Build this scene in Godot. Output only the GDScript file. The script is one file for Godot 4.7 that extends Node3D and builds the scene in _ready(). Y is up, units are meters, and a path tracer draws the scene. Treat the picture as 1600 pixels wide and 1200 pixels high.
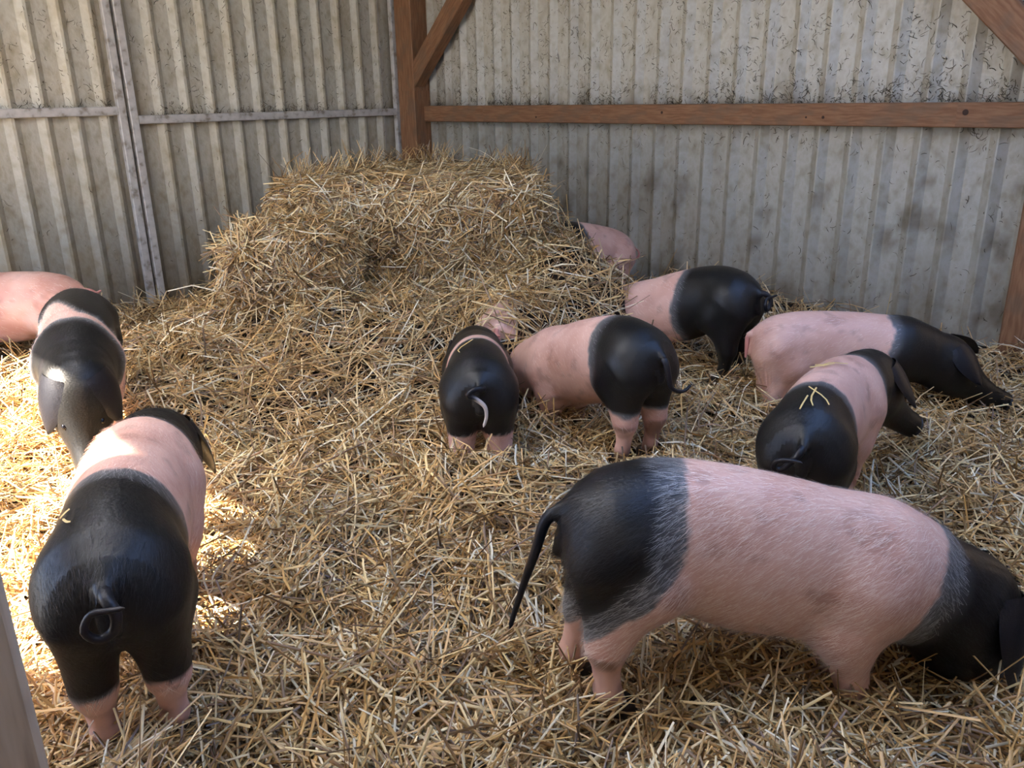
extends Node3D
# A straw-bedded pig shed: two ribbed metal walls meet in a corner behind a crumbling straw bale, and saddleback pigs root about in deep litter.

const BED := 0.25          # height of the straw litter over the concrete
const WITH_STRAW := true
const WITH_HAIR := true

var C := Vector3(-0.6564, 0, -6.0)                 # the corner of the two walls
var VR := Vector3(0.72658, 0, 0.68708)             # along the right wall, towards the viewer
var VL := Vector3(-0.68708, 0, 0.72658)            # along the left wall, towards the viewer
var NR := Vector3(-0.68708, 0, 0.72658)            # into the room from the right wall
var NL := Vector3(0.72658, 0, 0.68708)             # into the room from the left wall
var rng := RandomNumberGenerator.new()
var n_low := FastNoiseLite.new()
var n_mid := FastNoiseLite.new()
var M := {}
var keep_out: Array = []                            # [from, to, radius] of the animals' bodies
var names := {}


func _ready() -> void:
	# ---- camera, sky, sun, exposure ----
	var cam := Camera3D.new()
	cam.name = "camera"
	var th := deg_to_rad(19.1)
	var roll := deg_to_rad(-0.96)
	var f := Vector3(0, -sin(th), -cos(th))
	var u0 := Vector3.RIGHT.cross(f)
	var r := Vector3.RIGHT * cos(roll) + u0 * sin(roll)
	var u := -Vector3.RIGHT * sin(roll) + u0 * cos(roll)
	cam.transform = Transform3D(Basis(r, u, -f), Vector3(0, 1.31, 0))
	cam.fov = rad_to_deg(2.0 * atan(600.0 / 1300.0))
	cam.near = 0.05
	cam.far = 60.0
	add_child(cam)
	cam.current = true

	var env := Environment.new()
	env.background_mode = Environment.BG_SKY
	var sm := ProceduralSkyMaterial.new()
	sm.sky_top_color = Color(0.47, 0.62, 0.87)
	sm.sky_horizon_color = Color(0.86, 0.91, 0.97)
	sm.ground_bottom_color = Color(0.34, 0.32, 0.26)
	sm.ground_horizon_color = Color(0.55, 0.54, 0.48)
	sm.sky_energy_multiplier = 1.0
	var sky := Sky.new()
	sky.sky_material = sm
	env.sky = sky
	env.background_energy_multiplier = 8.5
	env.ambient_light_source = Environment.AMBIENT_SOURCE_SKY
	env.tonemap_mode = Environment.TONE_MAPPER_LINEAR
	env.tonemap_exposure = 0.78
	env.sdfgi_enabled = true
	env.ssao_enabled = true
	env.ssil_enabled = true
	var we := WorldEnvironment.new()
	we.name = "environment"
	we.environment = env
	add_child(we)

	var sun := DirectionalLight3D.new()
	sun.name = "sun"
	sun.light_color = Color(1.0, 0.94, 0.86)
	sun.light_energy = 26.0
	sun.light_angular_distance = 0.6
	sun.shadow_enabled = true
	add_child(sun)
	sun.look_at_from_position(Vector3.ZERO, -Vector3(-0.75, 0.65, 0.45), Vector3.UP)

	# ---- set-up ----
	rng.seed = 4711
	n_low.seed = 5; n_low.frequency = 1.0; n_low.noise_type = FastNoiseLite.TYPE_SIMPLEX_SMOOTH
	n_mid.seed = 9; n_mid.frequency = 3.0; n_mid.noise_type = FastNoiseLite.TYPE_SIMPLEX_SMOOTH; n_mid.fractal_octaves = 3
	n_low.fractal_octaves = 2
	make_materials()
	# ---- structure ----
	build_shell()
	build_left_doors()
	build_timber()
	# ---- animals, then the straw that lies around them ----
	build_pigs()
	finish_pigs()
	build_ground()
	if WITH_STRAW:
		build_straw()


# ------------------------------------------------------------------ helpers
func numbered(called: String) -> String:
	if not names.has(called):
		names[called] = 0
		return called
	names[called] += 1
	return "%s_%03d" % [called, names[called]]

func tag(o: Node, label := "", category := "", group := "", kind := "") -> void:
	if label: o.set_meta("label", label)
	if category: o.set_meta("category", category)
	if group: o.set_meta("group", group)
	if kind: o.set_meta("kind", kind)

func thing(called: String, at := Vector3.ZERO, turn := 0.0) -> Node3D:
	var o := Node3D.new()
	o.name = numbered(called)
	add_child(o, true)
	o.position = at
	o.rotation.y = turn
	return o

func put(called: String, mesh: Mesh, mat: Material, parent: Node = self) -> MeshInstance3D:
	var o := MeshInstance3D.new()
	o.name = numbered(called) if parent == self else called
	o.mesh = mesh
	if mat:
		o.material_override = mat
	o.cast_shadow = GeometryInstance3D.SHADOW_CASTING_SETTING_ON
	parent.add_child(o, true)
	return o

func mesh_of(verts: PackedVector3Array, norms: PackedVector3Array, idx: PackedInt32Array, uvs := PackedVector2Array(), cols := PackedColorArray()) -> ArrayMesh:
	var a := []
	a.resize(Mesh.ARRAY_MAX)
	a[Mesh.ARRAY_VERTEX] = verts
	a[Mesh.ARRAY_NORMAL] = norms
	if uvs.size(): a[Mesh.ARRAY_TEX_UV] = uvs
	if cols.size(): a[Mesh.ARRAY_COLOR] = cols
	a[Mesh.ARRAY_INDEX] = idx
	var m := ArrayMesh.new()
	m.add_surface_from_arrays(Mesh.PRIMITIVE_TRIANGLES, a)
	return m

# a quad with corners in order round its edge, facing n
func quad(st: SurfaceTool, a: Vector3, b: Vector3, c: Vector3, d: Vector3, n: Vector3, uva: Vector2, uvb: Vector2, uvc: Vector2, uvd: Vector2, col := Color.WHITE) -> void:
	var p := [a, b, c, d]
	var t := [uva, uvb, uvc, uvd]
	var order := [0, 1, 2, 0, 2, 3]
	if (b - a).cross(c - a).dot(n) > 0:
		order = [0, 2, 1, 0, 3, 2]
	for i in order:
		st.set_normal(n)
		st.set_uv(t[i])
		st.set_color(col)
		st.add_vertex(p[i])

# a chamfered bar from a to b; w across (towards `side`), h along the third axis; uv runs along its length in metres
func bar(st: SurfaceTool, a: Vector3, b: Vector3, side: Vector3, w: float, h: float, ch := 0.004) -> void:
	var ax := (b - a).normalized()
	var s := (side - ax * side.dot(ax)).normalized()
	var t := ax.cross(s)
	var ring: Array[Vector2] = [Vector2(-w / 2 + ch, -h / 2), Vector2(w / 2 - ch, -h / 2), Vector2(w / 2, -h / 2 + ch), Vector2(w / 2, h / 2 - ch), Vector2(w / 2 - ch, h / 2), Vector2(-w / 2 + ch, h / 2), Vector2(-w / 2, h / 2 - ch), Vector2(-w / 2, -h / 2 + ch)]
	var len := (b - a).length()
	var run := rng.randf() * 3.0
	var v := rng.randf() * 2.0
	for i in 8:
		var p: Vector2 = ring[i]
		var q: Vector2 = ring[(i + 1) % 8]
		var e := p.distance_to(q)
		var m := (p + q) / 2
		var n := (s * (q - p).y - t * (q - p).x).normalized()
		if n.dot(s * m.x + t * m.y) < 0: n = -n
		quad(st, a + s * p.x + t * p.y, a + s * q.x + t * q.y, b + s * q.x + t * q.y, b + s * p.x + t * p.y, n, Vector2(run, v), Vector2(run + e, v), Vector2(run + e, v + len), Vector2(run, v + len))
		run += e
	for e in [[a, -ax], [b, ax]]:
		for i in range(1, 7):
			var o: Array[Vector3] = []
			for k in [0, i, i + 1]:
				o.append(e[0] + s * ring[k].x + t * ring[k].y)
			if (o[1] - o[0]).cross(o[2] - o[0]).dot(e[1]) > 0:
				o = [o[0], o[2], o[1]]
			for q in o:
				st.set_normal(e[1])
				st.set_uv(Vector2((q - a).dot(s), (q - a).dot(t)))
				st.set_color(Color.WHITE)
				st.add_vertex(q)

func begin() -> SurfaceTool:
	var st := SurfaceTool.new()
	st.begin(Mesh.PRIMITIVE_TRIANGLES)
	return st

func mat(albedo: Color, rough := 0.8, metal := 0.0) -> StandardMaterial3D:
	var m := StandardMaterial3D.new()
	m.albedo_color = albedo
	m.roughness = rough
	m.metallic = metal
	return m

func noise_tex(freq: float, octaves: int, sd: int, size: int, cols: Array, offs: Array, type := FastNoiseLite.TYPE_SIMPLEX_SMOOTH) -> NoiseTexture2D:
	var n := FastNoiseLite.new()
	n.noise_type = type
	n.frequency = freq
	n.fractal_octaves = octaves
	n.seed = sd
	var t := NoiseTexture2D.new()
	t.width = size
	t.height = size
	t.seamless = true
	t.noise = n
	var g := Gradient.new()
	g.offsets = PackedFloat32Array(offs)
	g.colors = PackedColorArray(cols)
	t.color_ramp = g
	return t

func make_materials() -> void:
	# sawn timber: grain along v
	var im := Image.create(128, 512, false, Image.FORMAT_RGB8)
	var g := FastNoiseLite.new()
	g.frequency = 0.02; g.fractal_octaves = 4; g.seed = 3
	for y in 512:
		for x in 128:
			var w := g.get_noise_2d(x * 7.0 + g.get_noise_2d(x * 1.0, y * 0.6) * 26.0, y * 0.55)
			var b := g.get_noise_2d(x * 0.7 + 400.0, y * 0.5)
			var c := Color(0.58, 0.42, 0.295).lerp(Color(0.49, 0.335, 0.22), clampf(0.45 + w * 1.2, 0, 1))
			c = c.lerp(Color(0.45, 0.36, 0.28), clampf(b * 1.2 - 0.05, 0, 0.5))
			im.set_pixel(x, y, c)
	var wt := ImageTexture.create_from_image(im)
	var w := mat(Color.WHITE, 0.78)
	w.albedo_texture = wt
	w.uv1_scale = Vector3(4.0, 1.1, 1)
	M.wood = w
	var wg: StandardMaterial3D = w.duplicate()
	wg.albedo_texture = noise_tex(0.02, 5, 61, 256, [Color(0.60, 0.52, 0.44), Color(0.78, 0.70, 0.60), Color(0.85, 0.78, 0.69)], [0.2, 0.5, 0.9])
	wg.uv1_scale = Vector3(5.0, 0.5, 1)
	M.wood_grey = wg
	M.knot = mat(Color(0.23, 0.14, 0.08), 0.8)
	# painted sheet: stains and painted shade in the vertex colours, speckle in the texture
	var sh := mat(Color.WHITE, 0.5)
	sh.vertex_color_use_as_albedo = true
	sh.albedo_texture = noise_tex(0.02, 5, 21, 512, [Color(0.84, 0.81, 0.74), Color(0.95, 0.94, 0.91), Color(1, 1, 0.99), Color(0.92, 0.90, 0.85)], [0.0, 0.36, 0.62, 1.0])
	sh.uv1_scale = Vector3(1.3, 0.9, 1)
	var sn := NoiseTexture2D.new()
	var nn := FastNoiseLite.new()
	nn.frequency = 0.06; nn.fractal_octaves = 3; nn.seed = 8
	sn.noise = nn; sn.width = 512; sn.height = 512; sn.seamless = true; sn.as_normal_map = true; sn.bump_strength = 3.0
	sh.normal_enabled = true
	sh.normal_texture = sn
	sh.normal_scale = 0.25
	M.sheet = sh
	var steel := mat(Color(0.80, 0.78, 0.75), 0.5, 0.0)
	steel.albedo_texture = noise_tex(0.03, 4, 31, 256, [Color(0.62, 0.58, 0.52), Color(0.9, 0.9, 0.9), Color(1, 1, 1)], [0.0, 0.4, 1.0])
	steel.uv1_scale = Vector3(2, 2, 1)
	M.steel = steel
	M.debris = mat(Color(1, 1, 1), 0.95)
	M.debris.vertex_color_use_as_albedo = true
	var lit := mat(Color.WHITE, 0.95)
	lit.albedo_texture = noise_tex(0.05, 4, 41, 512, [Color(0.06, 0.04, 0.02), Color(0.16, 0.105, 0.05), Color(0.28, 0.19, 0.09)], [0.15, 0.5, 0.9])
	lit.uv1_triplanar = true
	lit.uv1_scale = Vector3(2, 2, 2)
	M.litter = lit
	var s := mat(Color.WHITE, 0.40)
	s.vertex_color_use_as_albedo = true
	s.metallic_specular = 0.65
	M.straw = s
	var skin := mat(Color.WHITE, 0.43)
	skin.vertex_color_use_as_albedo = true
	skin.metallic_specular = 0.45
	skin.normal_enabled = true
	var fn := NoiseTexture2D.new()
	var fl := FastNoiseLite.new()
	fl.frequency = 0.09; fl.fractal_octaves = 3; fl.seed = 77
	fn.noise = fl; fn.width = 512; fn.height = 512; fn.seamless = true; fn.as_normal_map = true; fn.bump_strength = 4.0
	skin.normal_texture = fn
	skin.normal_scale = 0.22
	skin.uv1_triplanar = true
	skin.uv1_scale = Vector3(2.2, 7, 2.2)
	M.skin = skin
	var hair := mat(Color.WHITE, 0.4)
	hair.vertex_color_use_as_albedo = true
	M.hair = hair
	M.hoof = mat(Color(0.19, 0.15, 0.125), 0.6)
	M.eye = mat(Color(0.03, 0.02, 0.02), 0.12)
	M.concrete = mat(Color(0.42, 0.40, 0.37), 0.9)
	M.roof = mat(Color(0.48, 0.49, 0.50), 0.7)
	M.dark_sheet = mat(Color(0.23, 0.20, 0.17), 0.8)
	M.yard = mat(Color(0.58, 0.56, 0.51), 0.95)
	var pane := mat(Color(0.95, 0.97, 1.0, 0.06), 0.05)
	pane.transparency = BaseMaterial3D.TRANSPARENCY_ALPHA
	M.pane = pane
	var milky := mat(Color(0.88, 0.94, 1.0), 0.6)
	milky.backlight_enabled = true
	milky.backlight = Color(1, 1, 1)
	M.milky = milky
	M.dark = mat(Color(0.06, 0.05, 0.04), 0.9)


# ------------------------------------------------------------------ the shed
# ribbed sheet between along-wall t0..t1 and heights y0..y1; ribs stand `deep` proud of the plane o + dir*t towards n; `dirt` gives its colour, stains and painted shade together
func ribbed(o: Vector3, dir: Vector3, n: Vector3, t0: float, t1: float, y0: float, y1: float, first: float, pitch: float, flank: float, top: float, deep: float, dirt: Callable) -> ArrayMesh:
	var prof: Array[Vector2] = [Vector2(t0, 0)]
	var k := int(floor((t0 - first) / pitch))
	while first + k * pitch < t1:
		var c := first + k * pitch
		for q in [Vector2(c - flank - top / 2, 0), Vector2(c - top / 2, deep), Vector2(c + top / 2, deep), Vector2(c + flank + top / 2, 0)]:
			if q.x > t0 + 0.001 and q.x < t1 - 0.001:
				prof.append(q)
		# two points in the flat so that stains can show there
		for e in [0.35, 0.65]:
			var m: float = c + flank + top / 2 + (pitch - 2 * flank - top) * e
			if m > t0 + 0.002 and m < t1 - 0.002:
				prof.append(Vector2(m, 0.0))
		k += 1
	prof.append(Vector2(t1, 0))
	var rows := maxi(2, int((y1 - y0) / 0.045))
	var st := begin()
	for side in [0, 1]:
		var back: float = -0.0012 if side else 0.0
		for i in prof.size() - 1:
			var p: Vector2 = prof[i]
			var q: Vector2 = prof[i + 1]
			var nn := (n * (q.x - p.x) - dir * (q.y - p.y)).normalized()
			if side: nn = -nn
			var rr := rows if side == 0 else 1
			for j in rr:
				var ya := lerpf(y0, y1, float(j) / rr)
				var yb := lerpf(y0, y1, float(j + 1) / rr)
				var pts := [[p, ya], [q, ya], [q, yb], [p, yb]]
				var vs: Array[Vector3] = []
				var uv: Array[Vector2] = []
				var cs: Array[Color] = []
				for e in pts:
					vs.append(o + dir * e[0].x + n * (e[0].y + back) + Vector3.UP * e[1])
					uv.append(Vector2(e[0].x, e[1]))
					cs.append(dirt.call(e[0].x, e[1], e[0].y / maxf(deep, 0.001)) if side == 0 else Color(0.3, 0.3, 0.28))
				var ord := [0, 1, 2, 0, 2, 3]
				if (vs[1] - vs[0]).cross(vs[2] - vs[0]).dot(nn) > 0: ord = [0, 2, 1, 0, 3, 2]
				for v in ord:
					st.set_normal(nn); st.set_uv(uv[v]); st.set_color(cs[v]); st.add_vertex(vs[v])
	return st.commit()

func lin(r: float, g: float, b: float) -> Color:
	return Color(r, g, b).srgb_to_linear()

func dirt_shade_right(t: float, y: float, _up: float) -> Color:
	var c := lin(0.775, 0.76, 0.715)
	if y < 1.2: c = c.lerp(lin(0.60, 0.585, 0.54), 0.45 + 0.4 * clampf(1.0 - t / 2.2, 0, 1))  # lower sheet: painted shade over grime, deeper towards the corner
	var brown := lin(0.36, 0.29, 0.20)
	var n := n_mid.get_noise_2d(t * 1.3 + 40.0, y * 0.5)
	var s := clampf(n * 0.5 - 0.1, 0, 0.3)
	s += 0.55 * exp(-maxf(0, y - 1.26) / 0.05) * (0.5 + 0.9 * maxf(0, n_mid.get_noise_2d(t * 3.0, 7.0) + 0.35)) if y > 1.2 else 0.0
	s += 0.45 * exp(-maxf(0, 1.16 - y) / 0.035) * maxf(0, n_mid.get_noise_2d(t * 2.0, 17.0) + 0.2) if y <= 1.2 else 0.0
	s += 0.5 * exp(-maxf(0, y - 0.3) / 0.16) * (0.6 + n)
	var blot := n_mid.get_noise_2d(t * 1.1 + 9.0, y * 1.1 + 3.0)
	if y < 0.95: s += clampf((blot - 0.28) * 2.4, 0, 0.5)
	s += 0.55 * clampf(1.0 - t / 0.55, 0, 1)  # browner close to the corner
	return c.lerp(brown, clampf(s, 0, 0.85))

func dirt_shade_left(t: float, y: float, up: float) -> Color:
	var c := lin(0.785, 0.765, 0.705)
	if y < 1.22: c = c.lerp(lin(0.55, 0.53, 0.49), 0.2 + 0.6 * clampf((1.1 - y) / 0.7, 0, 1))  # lower panel: shade painted in with the grime, deepening downwards
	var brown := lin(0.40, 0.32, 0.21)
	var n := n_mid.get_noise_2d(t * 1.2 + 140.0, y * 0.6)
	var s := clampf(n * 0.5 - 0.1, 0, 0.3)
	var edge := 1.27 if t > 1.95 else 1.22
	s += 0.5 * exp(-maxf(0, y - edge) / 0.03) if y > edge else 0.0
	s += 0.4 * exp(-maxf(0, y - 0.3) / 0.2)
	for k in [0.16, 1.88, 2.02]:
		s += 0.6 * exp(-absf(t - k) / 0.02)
	s += 0.35 * clampf(1.0 - t / 0.4, 0, 1)  # browner at the corner end
	c = c.lerp(lin(0.84, 0.74, 0.52), clampf(0.12 * up + n * 0.3, 0, 0.35))  # warm bounce light painted on the rib tops, patchy by noise
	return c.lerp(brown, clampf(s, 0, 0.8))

func dirt_none(_t: float, _y: float, _up: float) -> Color:
	return lin(0.70, 0.68, 0.62)

func slab(called: String, a: Vector3, size: Vector3, x: Vector3, z: Vector3, m: Material, parent: Node = self) -> MeshInstance3D:
	# a box with one bottom corner at a, edges along x, up and z
	var st := begin()
	bar(st, a + x * 0.0 + z * size.z / 2 + Vector3.UP * size.y / 2, a + x * size.x + z * size.z / 2 + Vector3.UP * size.y / 2, z, size.z, size.y, 0.003)
	return put(called, st.commit(), m, parent)

func build_shell() -> void:
	var LW := 5.2       # length of the left wall
	var RW := 6.5       # length of the right wall
	var H := 2.75
	var fl := slab("floor", C - VL * 0.3 - VR * 0.3 - Vector3.UP * 0.2, Vector3(RW + 0.6, 0.2, LW + 0.6), VR, VL, M.concrete)
	tag(fl, "concrete floor beneath the deep straw litter", "floor", "", "structure")
	# right wall: sheets of ribbed cladding between the posts
	var wr := thing("wall_right")
	tag(wr, "cream ribbed metal cladding behind the long wooden rail", "wall", "", "structure")
	put("upper_sheet", ribbed(C, VR, NR, 0.0, 3.87, 1.21, H, 0.675, 0.1487, 0.034, 0.006, 0.026, dirt_shade_right), M.sheet, wr)
	put("lower_sheet", ribbed(C, VR, NR, 0.0, 3.87, 0.0, 1.21, 0.675 - 0.004, 0.1487, 0.034, 0.006, 0.026, dirt_shade_right), M.sheet, wr)
	put("far_sheet", ribbed(C, VR, NR, 3.87, RW, 0.0, H, 0.675, 0.1487, 0.034, 0.006, 0.026, dirt_shade_right), M.dark_sheet, wr)  # darkened to cut sunlight bouncing back from beyond the post
	var ob := slab("outer_board", C - NR * 0.06, Vector3(RW, H, 0.045), VR, NR, M.dark, wr)
	ob.name = "backing"
	flecks(wr, C + NR * 0.002, VR, NR, [0.675, 0.1487, 0.034, 0.006, 0.026], [[5200, 0.25, 3.8, 1.262, 2.0, 1.0], [2200, 0.2, 3.8, 1.26, 1.36, 2.0], [1300, 0.22, 3.8, 0.3, 1.15, 1.0], [350, 0.22, 3.8, 1.15, 1.05, 1.6]])
	# left wall beyond the door leaves
	var wl := thing("wall_left")
	tag(wl, "cream ribbed metal side wall beside the double doors", "wall", "", "structure")
	put("sheet", ribbed(C, VL, NL, 3.80, LW, 0.0, H, 0.25, 0.149, 0.034, 0.006, 0.02, dirt_none), M.sheet, wl)
	slab("backing", C - NL * 0.085, Vector3(LW, H, 0.045), VL, NL, M.dark, wl)
	slab("lintel", C + Vector3.UP * 2.42 + VL * 0.0, Vector3(3.8, H - 2.42, 0.05), VL, NL, M.wood, wl)
	# front left side: a wide doorway that lets the sun in
	var A := C + VL * LW
	var wf := thing("wall_front")
	tag(wf, "boarded front wall with a wide open doorway, its top stepped to shape the sun", "wall", "", "structure")
	slab("boarding", A, Vector3(0.3, H, 0.06), VR, VL, M.wood_grey, wf)
	slab("boarding", A + VR * 2.62, Vector3(RW - 2.62, 1.9, 0.06), VR, VL, M.wood_grey, wf)
	slab("boarding", A + VR * 2.62 + Vector3.UP * 1.0, Vector3(0.63, H - 1.0, 0.06), VR, VL, M.wood_grey, wf)
	slab("added_canopy", A + VR * 2.6 + Vector3.UP * H, Vector3(RW - 2.0, 0.05, 2.3), VR, VL, M.roof, wf)  # unseen overhang, added to block sun from the open strip
	for k in [[0.3, 0.9, 2.32], [1.2, 0.5, 2.22], [1.7, 0.5, 2.05], [2.2, 0.45, 2.16]]:  # unseen boards, stepped in height to shape the sun patch
		slab("boarding", A + VR * k[0] + Vector3.UP * k[2], Vector3(k[1], H - k[2], 0.06), VR, VL, M.wood_grey, wf)
	# near side, behind the viewer: half height boards under an open strip
	var B := C + VR * RW
	var wn := thing("wall_near")
	tag(wn, "boarded wall behind the viewer with a gap under the roof", "wall", "", "structure")
	slab("boarding", B, Vector3(LW, 2.3, 0.06), VL, VR, M.wood_grey, wn)
	# the roof: two unseen rooflights, the milky one added for light from the left
	var ce := thing("ceiling")
	tag(ce, "underside of the metal roof with two unseen rooflights, the milky one added for light", "ceiling", "", "structure")
	var O := C - VL * 0.5 - VR * 0.5 + Vector3.UP * H
	var W := RW + 1.0
	var D := LW + 0.7
	# [from, to] along the right wall, then [from, to] of the opening along the left wall, and what fills it
	for k in [[0.0, 1.9, 0.0, 0.0, ""], [1.9, 4.1, 3.2, 5.4, "milky"], [4.1, 4.25, 0.0, 0.0, ""], [4.25, 5.8, 1.1, 3.7, "clear"], [5.8, W, 0.0, 0.0, ""]]:
		var w: float = k[1] - k[0]
		if k[4] == "":
			slab("roof_sheet", O + VR * k[0], Vector3(w, 0.08, D), VR, VL, M.roof, ce)
			continue
		slab("roof_sheet", O + VR * k[0], Vector3(w, 0.08, k[2]), VR, VL, M.roof, ce)
		slab("roof_sheet", O + VR * k[0] + VL * k[3], Vector3(w, 0.08, D - k[3]), VR, VL, M.roof, ce)
		slab("unseen_rooflight", O + VR * k[0] + VL * k[2] + Vector3.UP * 0.05, Vector3(w, 0.006, k[3] - k[2]), VR, VL, M.pane if k[4] == "clear" else M.milky, ce)
	var yard := slab("floor", C - VL * 25.0 - VR * 25.0 - Vector3.UP * 0.5, Vector3(60, 0.28, 60), VR, VL, M.yard)  # unseen ground, added to bounce sunlight into the shed
	tag(yard, "pale dry ground of the yard around the shed", "ground", "", "structure")

func build_left_doors() -> void:
	var out := 0.0
	for leaf in [[0.12, 1.94, 1.2215, 0.0], [1.956, 3.78, 1.2685, 0.0]]:
		var a: float = leaf[0]
		var b: float = leaf[1]
		var d := thing("door_1" if a < 1 else "door_2")
		tag(d, "right metal door leaf of ribbed panels, beside the corner post" if a < 1 else "left metal door leaf of ribbed panels, above the pink pig's back", "door", "", "structure")
		var o := C - NL * 0.012
		var first := 0.262 if a < 1 else 0.262 + 0.149 * 0.0
		put("upper_panel", ribbed(o, VL, NL, a, b, leaf[2], 2.4, first, 0.149, 0.03, 0.014, 0.024, dirt_shade_left), M.sheet, d)
		put("lower_panel", ribbed(o, VL, NL, a, b, 0.02, leaf[2], first - 0.002, 0.149, 0.03, 0.014, 0.024, dirt_shade_left), M.sheet, d)
		flecks(d, o + NL * 0.002, VL, NL, [first, 0.149, 0.03, 0.014, 0.024], [[1300, a + 0.05, b - 0.05, leaf[2] + 0.02, 2.0, 1.3], [420, a + 0.05, b - 0.05, leaf[2] + 0.02, leaf[2] + 0.06, 2.0], [200, a + 0.05, b - 0.05, 0.3, leaf[2], 1.0]])
		var p := C + NL * 0.018
		for t in [a + 0.021, b - 0.021]:
			var st := begin()
			bar(st, p + VL * t + Vector3.UP * 0.02, p + VL * t + Vector3.UP * 2.42, NL, 0.034, 0.042, 0.004)
			put("stile", st.commit(), M.steel, d)
		for y in [0.045, leaf[2], 2.40]:
			var st := begin()
			bar(st, p + VL * (a + 0.042) + Vector3.UP * y, p + VL * (b - 0.042) + Vector3.UP * y, NL, 0.034, 0.044, 0.004)
			put("rail", st.commit(), M.steel, d)
	var gap := slab("trim_1", C - NL * 0.03 + VL * 1.935, Vector3(0.026, 2.42, 0.01), VL, NL, M.dark)
	tag(gap, "dark strip in the gap between the two metal door leaves", "trim", "", "structure")
	var jb := begin()
	bar(jb, C + NL * 0.02 + VL * 0.09, C + NL * 0.02 + VL * 0.09 + Vector3.UP * 2.42, NL, 0.05, 0.05)
	var j := put("trim_2", jb.commit(), M.wood)
	tag(j, "narrow brown door jamb beside the corner post", "trim", "", "structure")

func knots(parent: Node, at: Array, n: Vector3) -> void:
	for k in at:
		var st := begin()
		var t := n.cross(Vector3.UP).normalized()
		for i in 12:
			var a0 := TAU * i / 12
			var a1 := TAU * (i + 1) / 12
			var p0: Vector3 = k[0] + (t * cos(a0) + Vector3.UP * sin(a0)) * k[1]
			var p1: Vector3 = k[0] + (t * cos(a1) + Vector3.UP * sin(a1)) * k[1]
			var o := [k[0] + n * 0.003, p0, p1]
			if (o[1] - o[0]).cross(o[2] - o[0]).dot(n) > 0: o = [o[0], o[2], o[1]]
			for q in o:
				st.set_normal(n); st.set_uv(Vector2.ZERO); st.add_vertex(q)
		put("knot", st.commit(), M.knot, parent)

func build_timber() -> void:
	# corner post
	var st := begin()
	var cp := C + VR * 0.13 + NR * 0.075
	bar(st, cp, cp + Vector3.UP * 2.75, VR, 0.16, 0.15, 0.006)
	var post := put("corner_post", st.commit(), M.wood)
	tag(post, "brown timber post standing in the corner behind the straw bale", "post", "", "structure")
	# rail
	var rt := thing("wall_rail")
	tag(rt, "long horizontal timber rail across the ribbed right wall", "rail", "", "structure")
	st = begin()
	var y := 1.2075
	bar(st, C + VR * 0.21 + NR * 0.045 + Vector3.UP * y, C + VR * 3.80 + NR * 0.045 + Vector3.UP * y, NR, 0.05, 0.098, 0.004)
	put("timber", st.commit(), M.wood, rt)
	knots(rt, [[C + VR * 2.07 + NR * 0.0705 + Vector3.UP * 1.216, 0.007], [C + VR * 2.93 + NR * 0.0705 + Vector3.UP * 1.196, 0.007], [C + VR * 2.85 + NR * 0.0705 + Vector3.UP * 1.196, 0.005], [C + VR * 3.52 + NR * 0.0705 + Vector3.UP * 1.218, 0.012], [C + VR * 1.2 + NR * 0.0705 + Vector3.UP * 1.19, 0.006]], NR)
	# braces
	st = begin()
	var dir1 := (VR * 0.545 + Vector3.UP * 0.545).normalized()
	var b1 := C + NR * 0.10 + VR * 0.135 + Vector3.UP * 1.38
	bar(st, b1, b1 + dir1 * 1.95, NR, 0.09, 0.112, 0.005)
	var br := put("diagonal_brace", st.commit(), M.wood)
	tag(br, "diagonal timber brace rising from the corner post above the rail", "brace", "", "structure")
	st = begin()
	var dir2 := (-VR + Vector3.UP * 0.97).normalized()
	var b2 := C + NR * 0.10 + VR * 3.82 + Vector3.UP * 1.375
	bar(st, b2, b2 + dir2 * 1.85, NR, 0.09, 0.125, 0.005)
	var br2 := put("diagonal_brace", st.commit(), M.wood)
	tag(br2, "diagonal timber brace at the upper right, leaning over the rail's right end", "brace", "", "structure")
	st = begin()
	var rp := C + VR * 3.88 + NR * 0.075
	bar(st, rp, rp + Vector3.UP * 2.75, VR, 0.16, 0.15, 0.006)
	var post2 := put("side_post", st.commit(), M.wood)
	tag(post2, "brown timber post at the right end of the ribbed wall", "post", "", "structure")
	# near gate post, close to the viewer at the lower left
	st = begin()
	var gp := Vector3(-0.572, 0, -0.72)
	bar(st, gp, gp + Vector3.UP * 1.0, Vector3(0.8, 0, -0.6), 0.10, 0.10, 0.008)
	var gpo := put("gate_post", st.commit(), M.wood_grey)
	tag(gpo, "weathered wooden gate post close by at the lower left, beside the large pig's hind legs", "post")


# ------------------------------------------------------------------ ground and straw
func mound(x: float, z: float, cx: float, cz: float, rx: float, rz: float, amp: float) -> float:
	var a := (x - cx) / rx
	var b := (z - cz) / rz
	return amp * exp(-(a * a + b * b))

func ground(x: float, z: float) -> float:
	var h := BED
	h += mound(x, z, -0.85, -3.35, 0.72, 0.62, 0.27)
	h += mound(x, z, -0.35, -3.0, 0.45, 0.4, 0.10)
	h += mound(x, z, 0.34, -3.38, 0.30, 0.27, 0.34)
	h += mound(x, z, 0.0, -3.4, 0.3, 0.3, 0.14)
	h += mound(x, z, 0.17, -4.1, 0.24, 0.42, 0.50)
	h += mound(x, z, 0.06, -2.98, 0.20, 0.17, 0.20)
	h += mound(x, z, 1.35, -4.2, 0.75, 0.35, 0.15)
	h += mound(x, z, -0.12, -2.04, 0.30, 0.17, 0.10)
	h += 0.045 * n_low.get_noise_2d(x * 1.6, z * 1.6) + 0.07 * n_mid.get_noise_2d(x * 1.3, z * 1.3)
	return h

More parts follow.
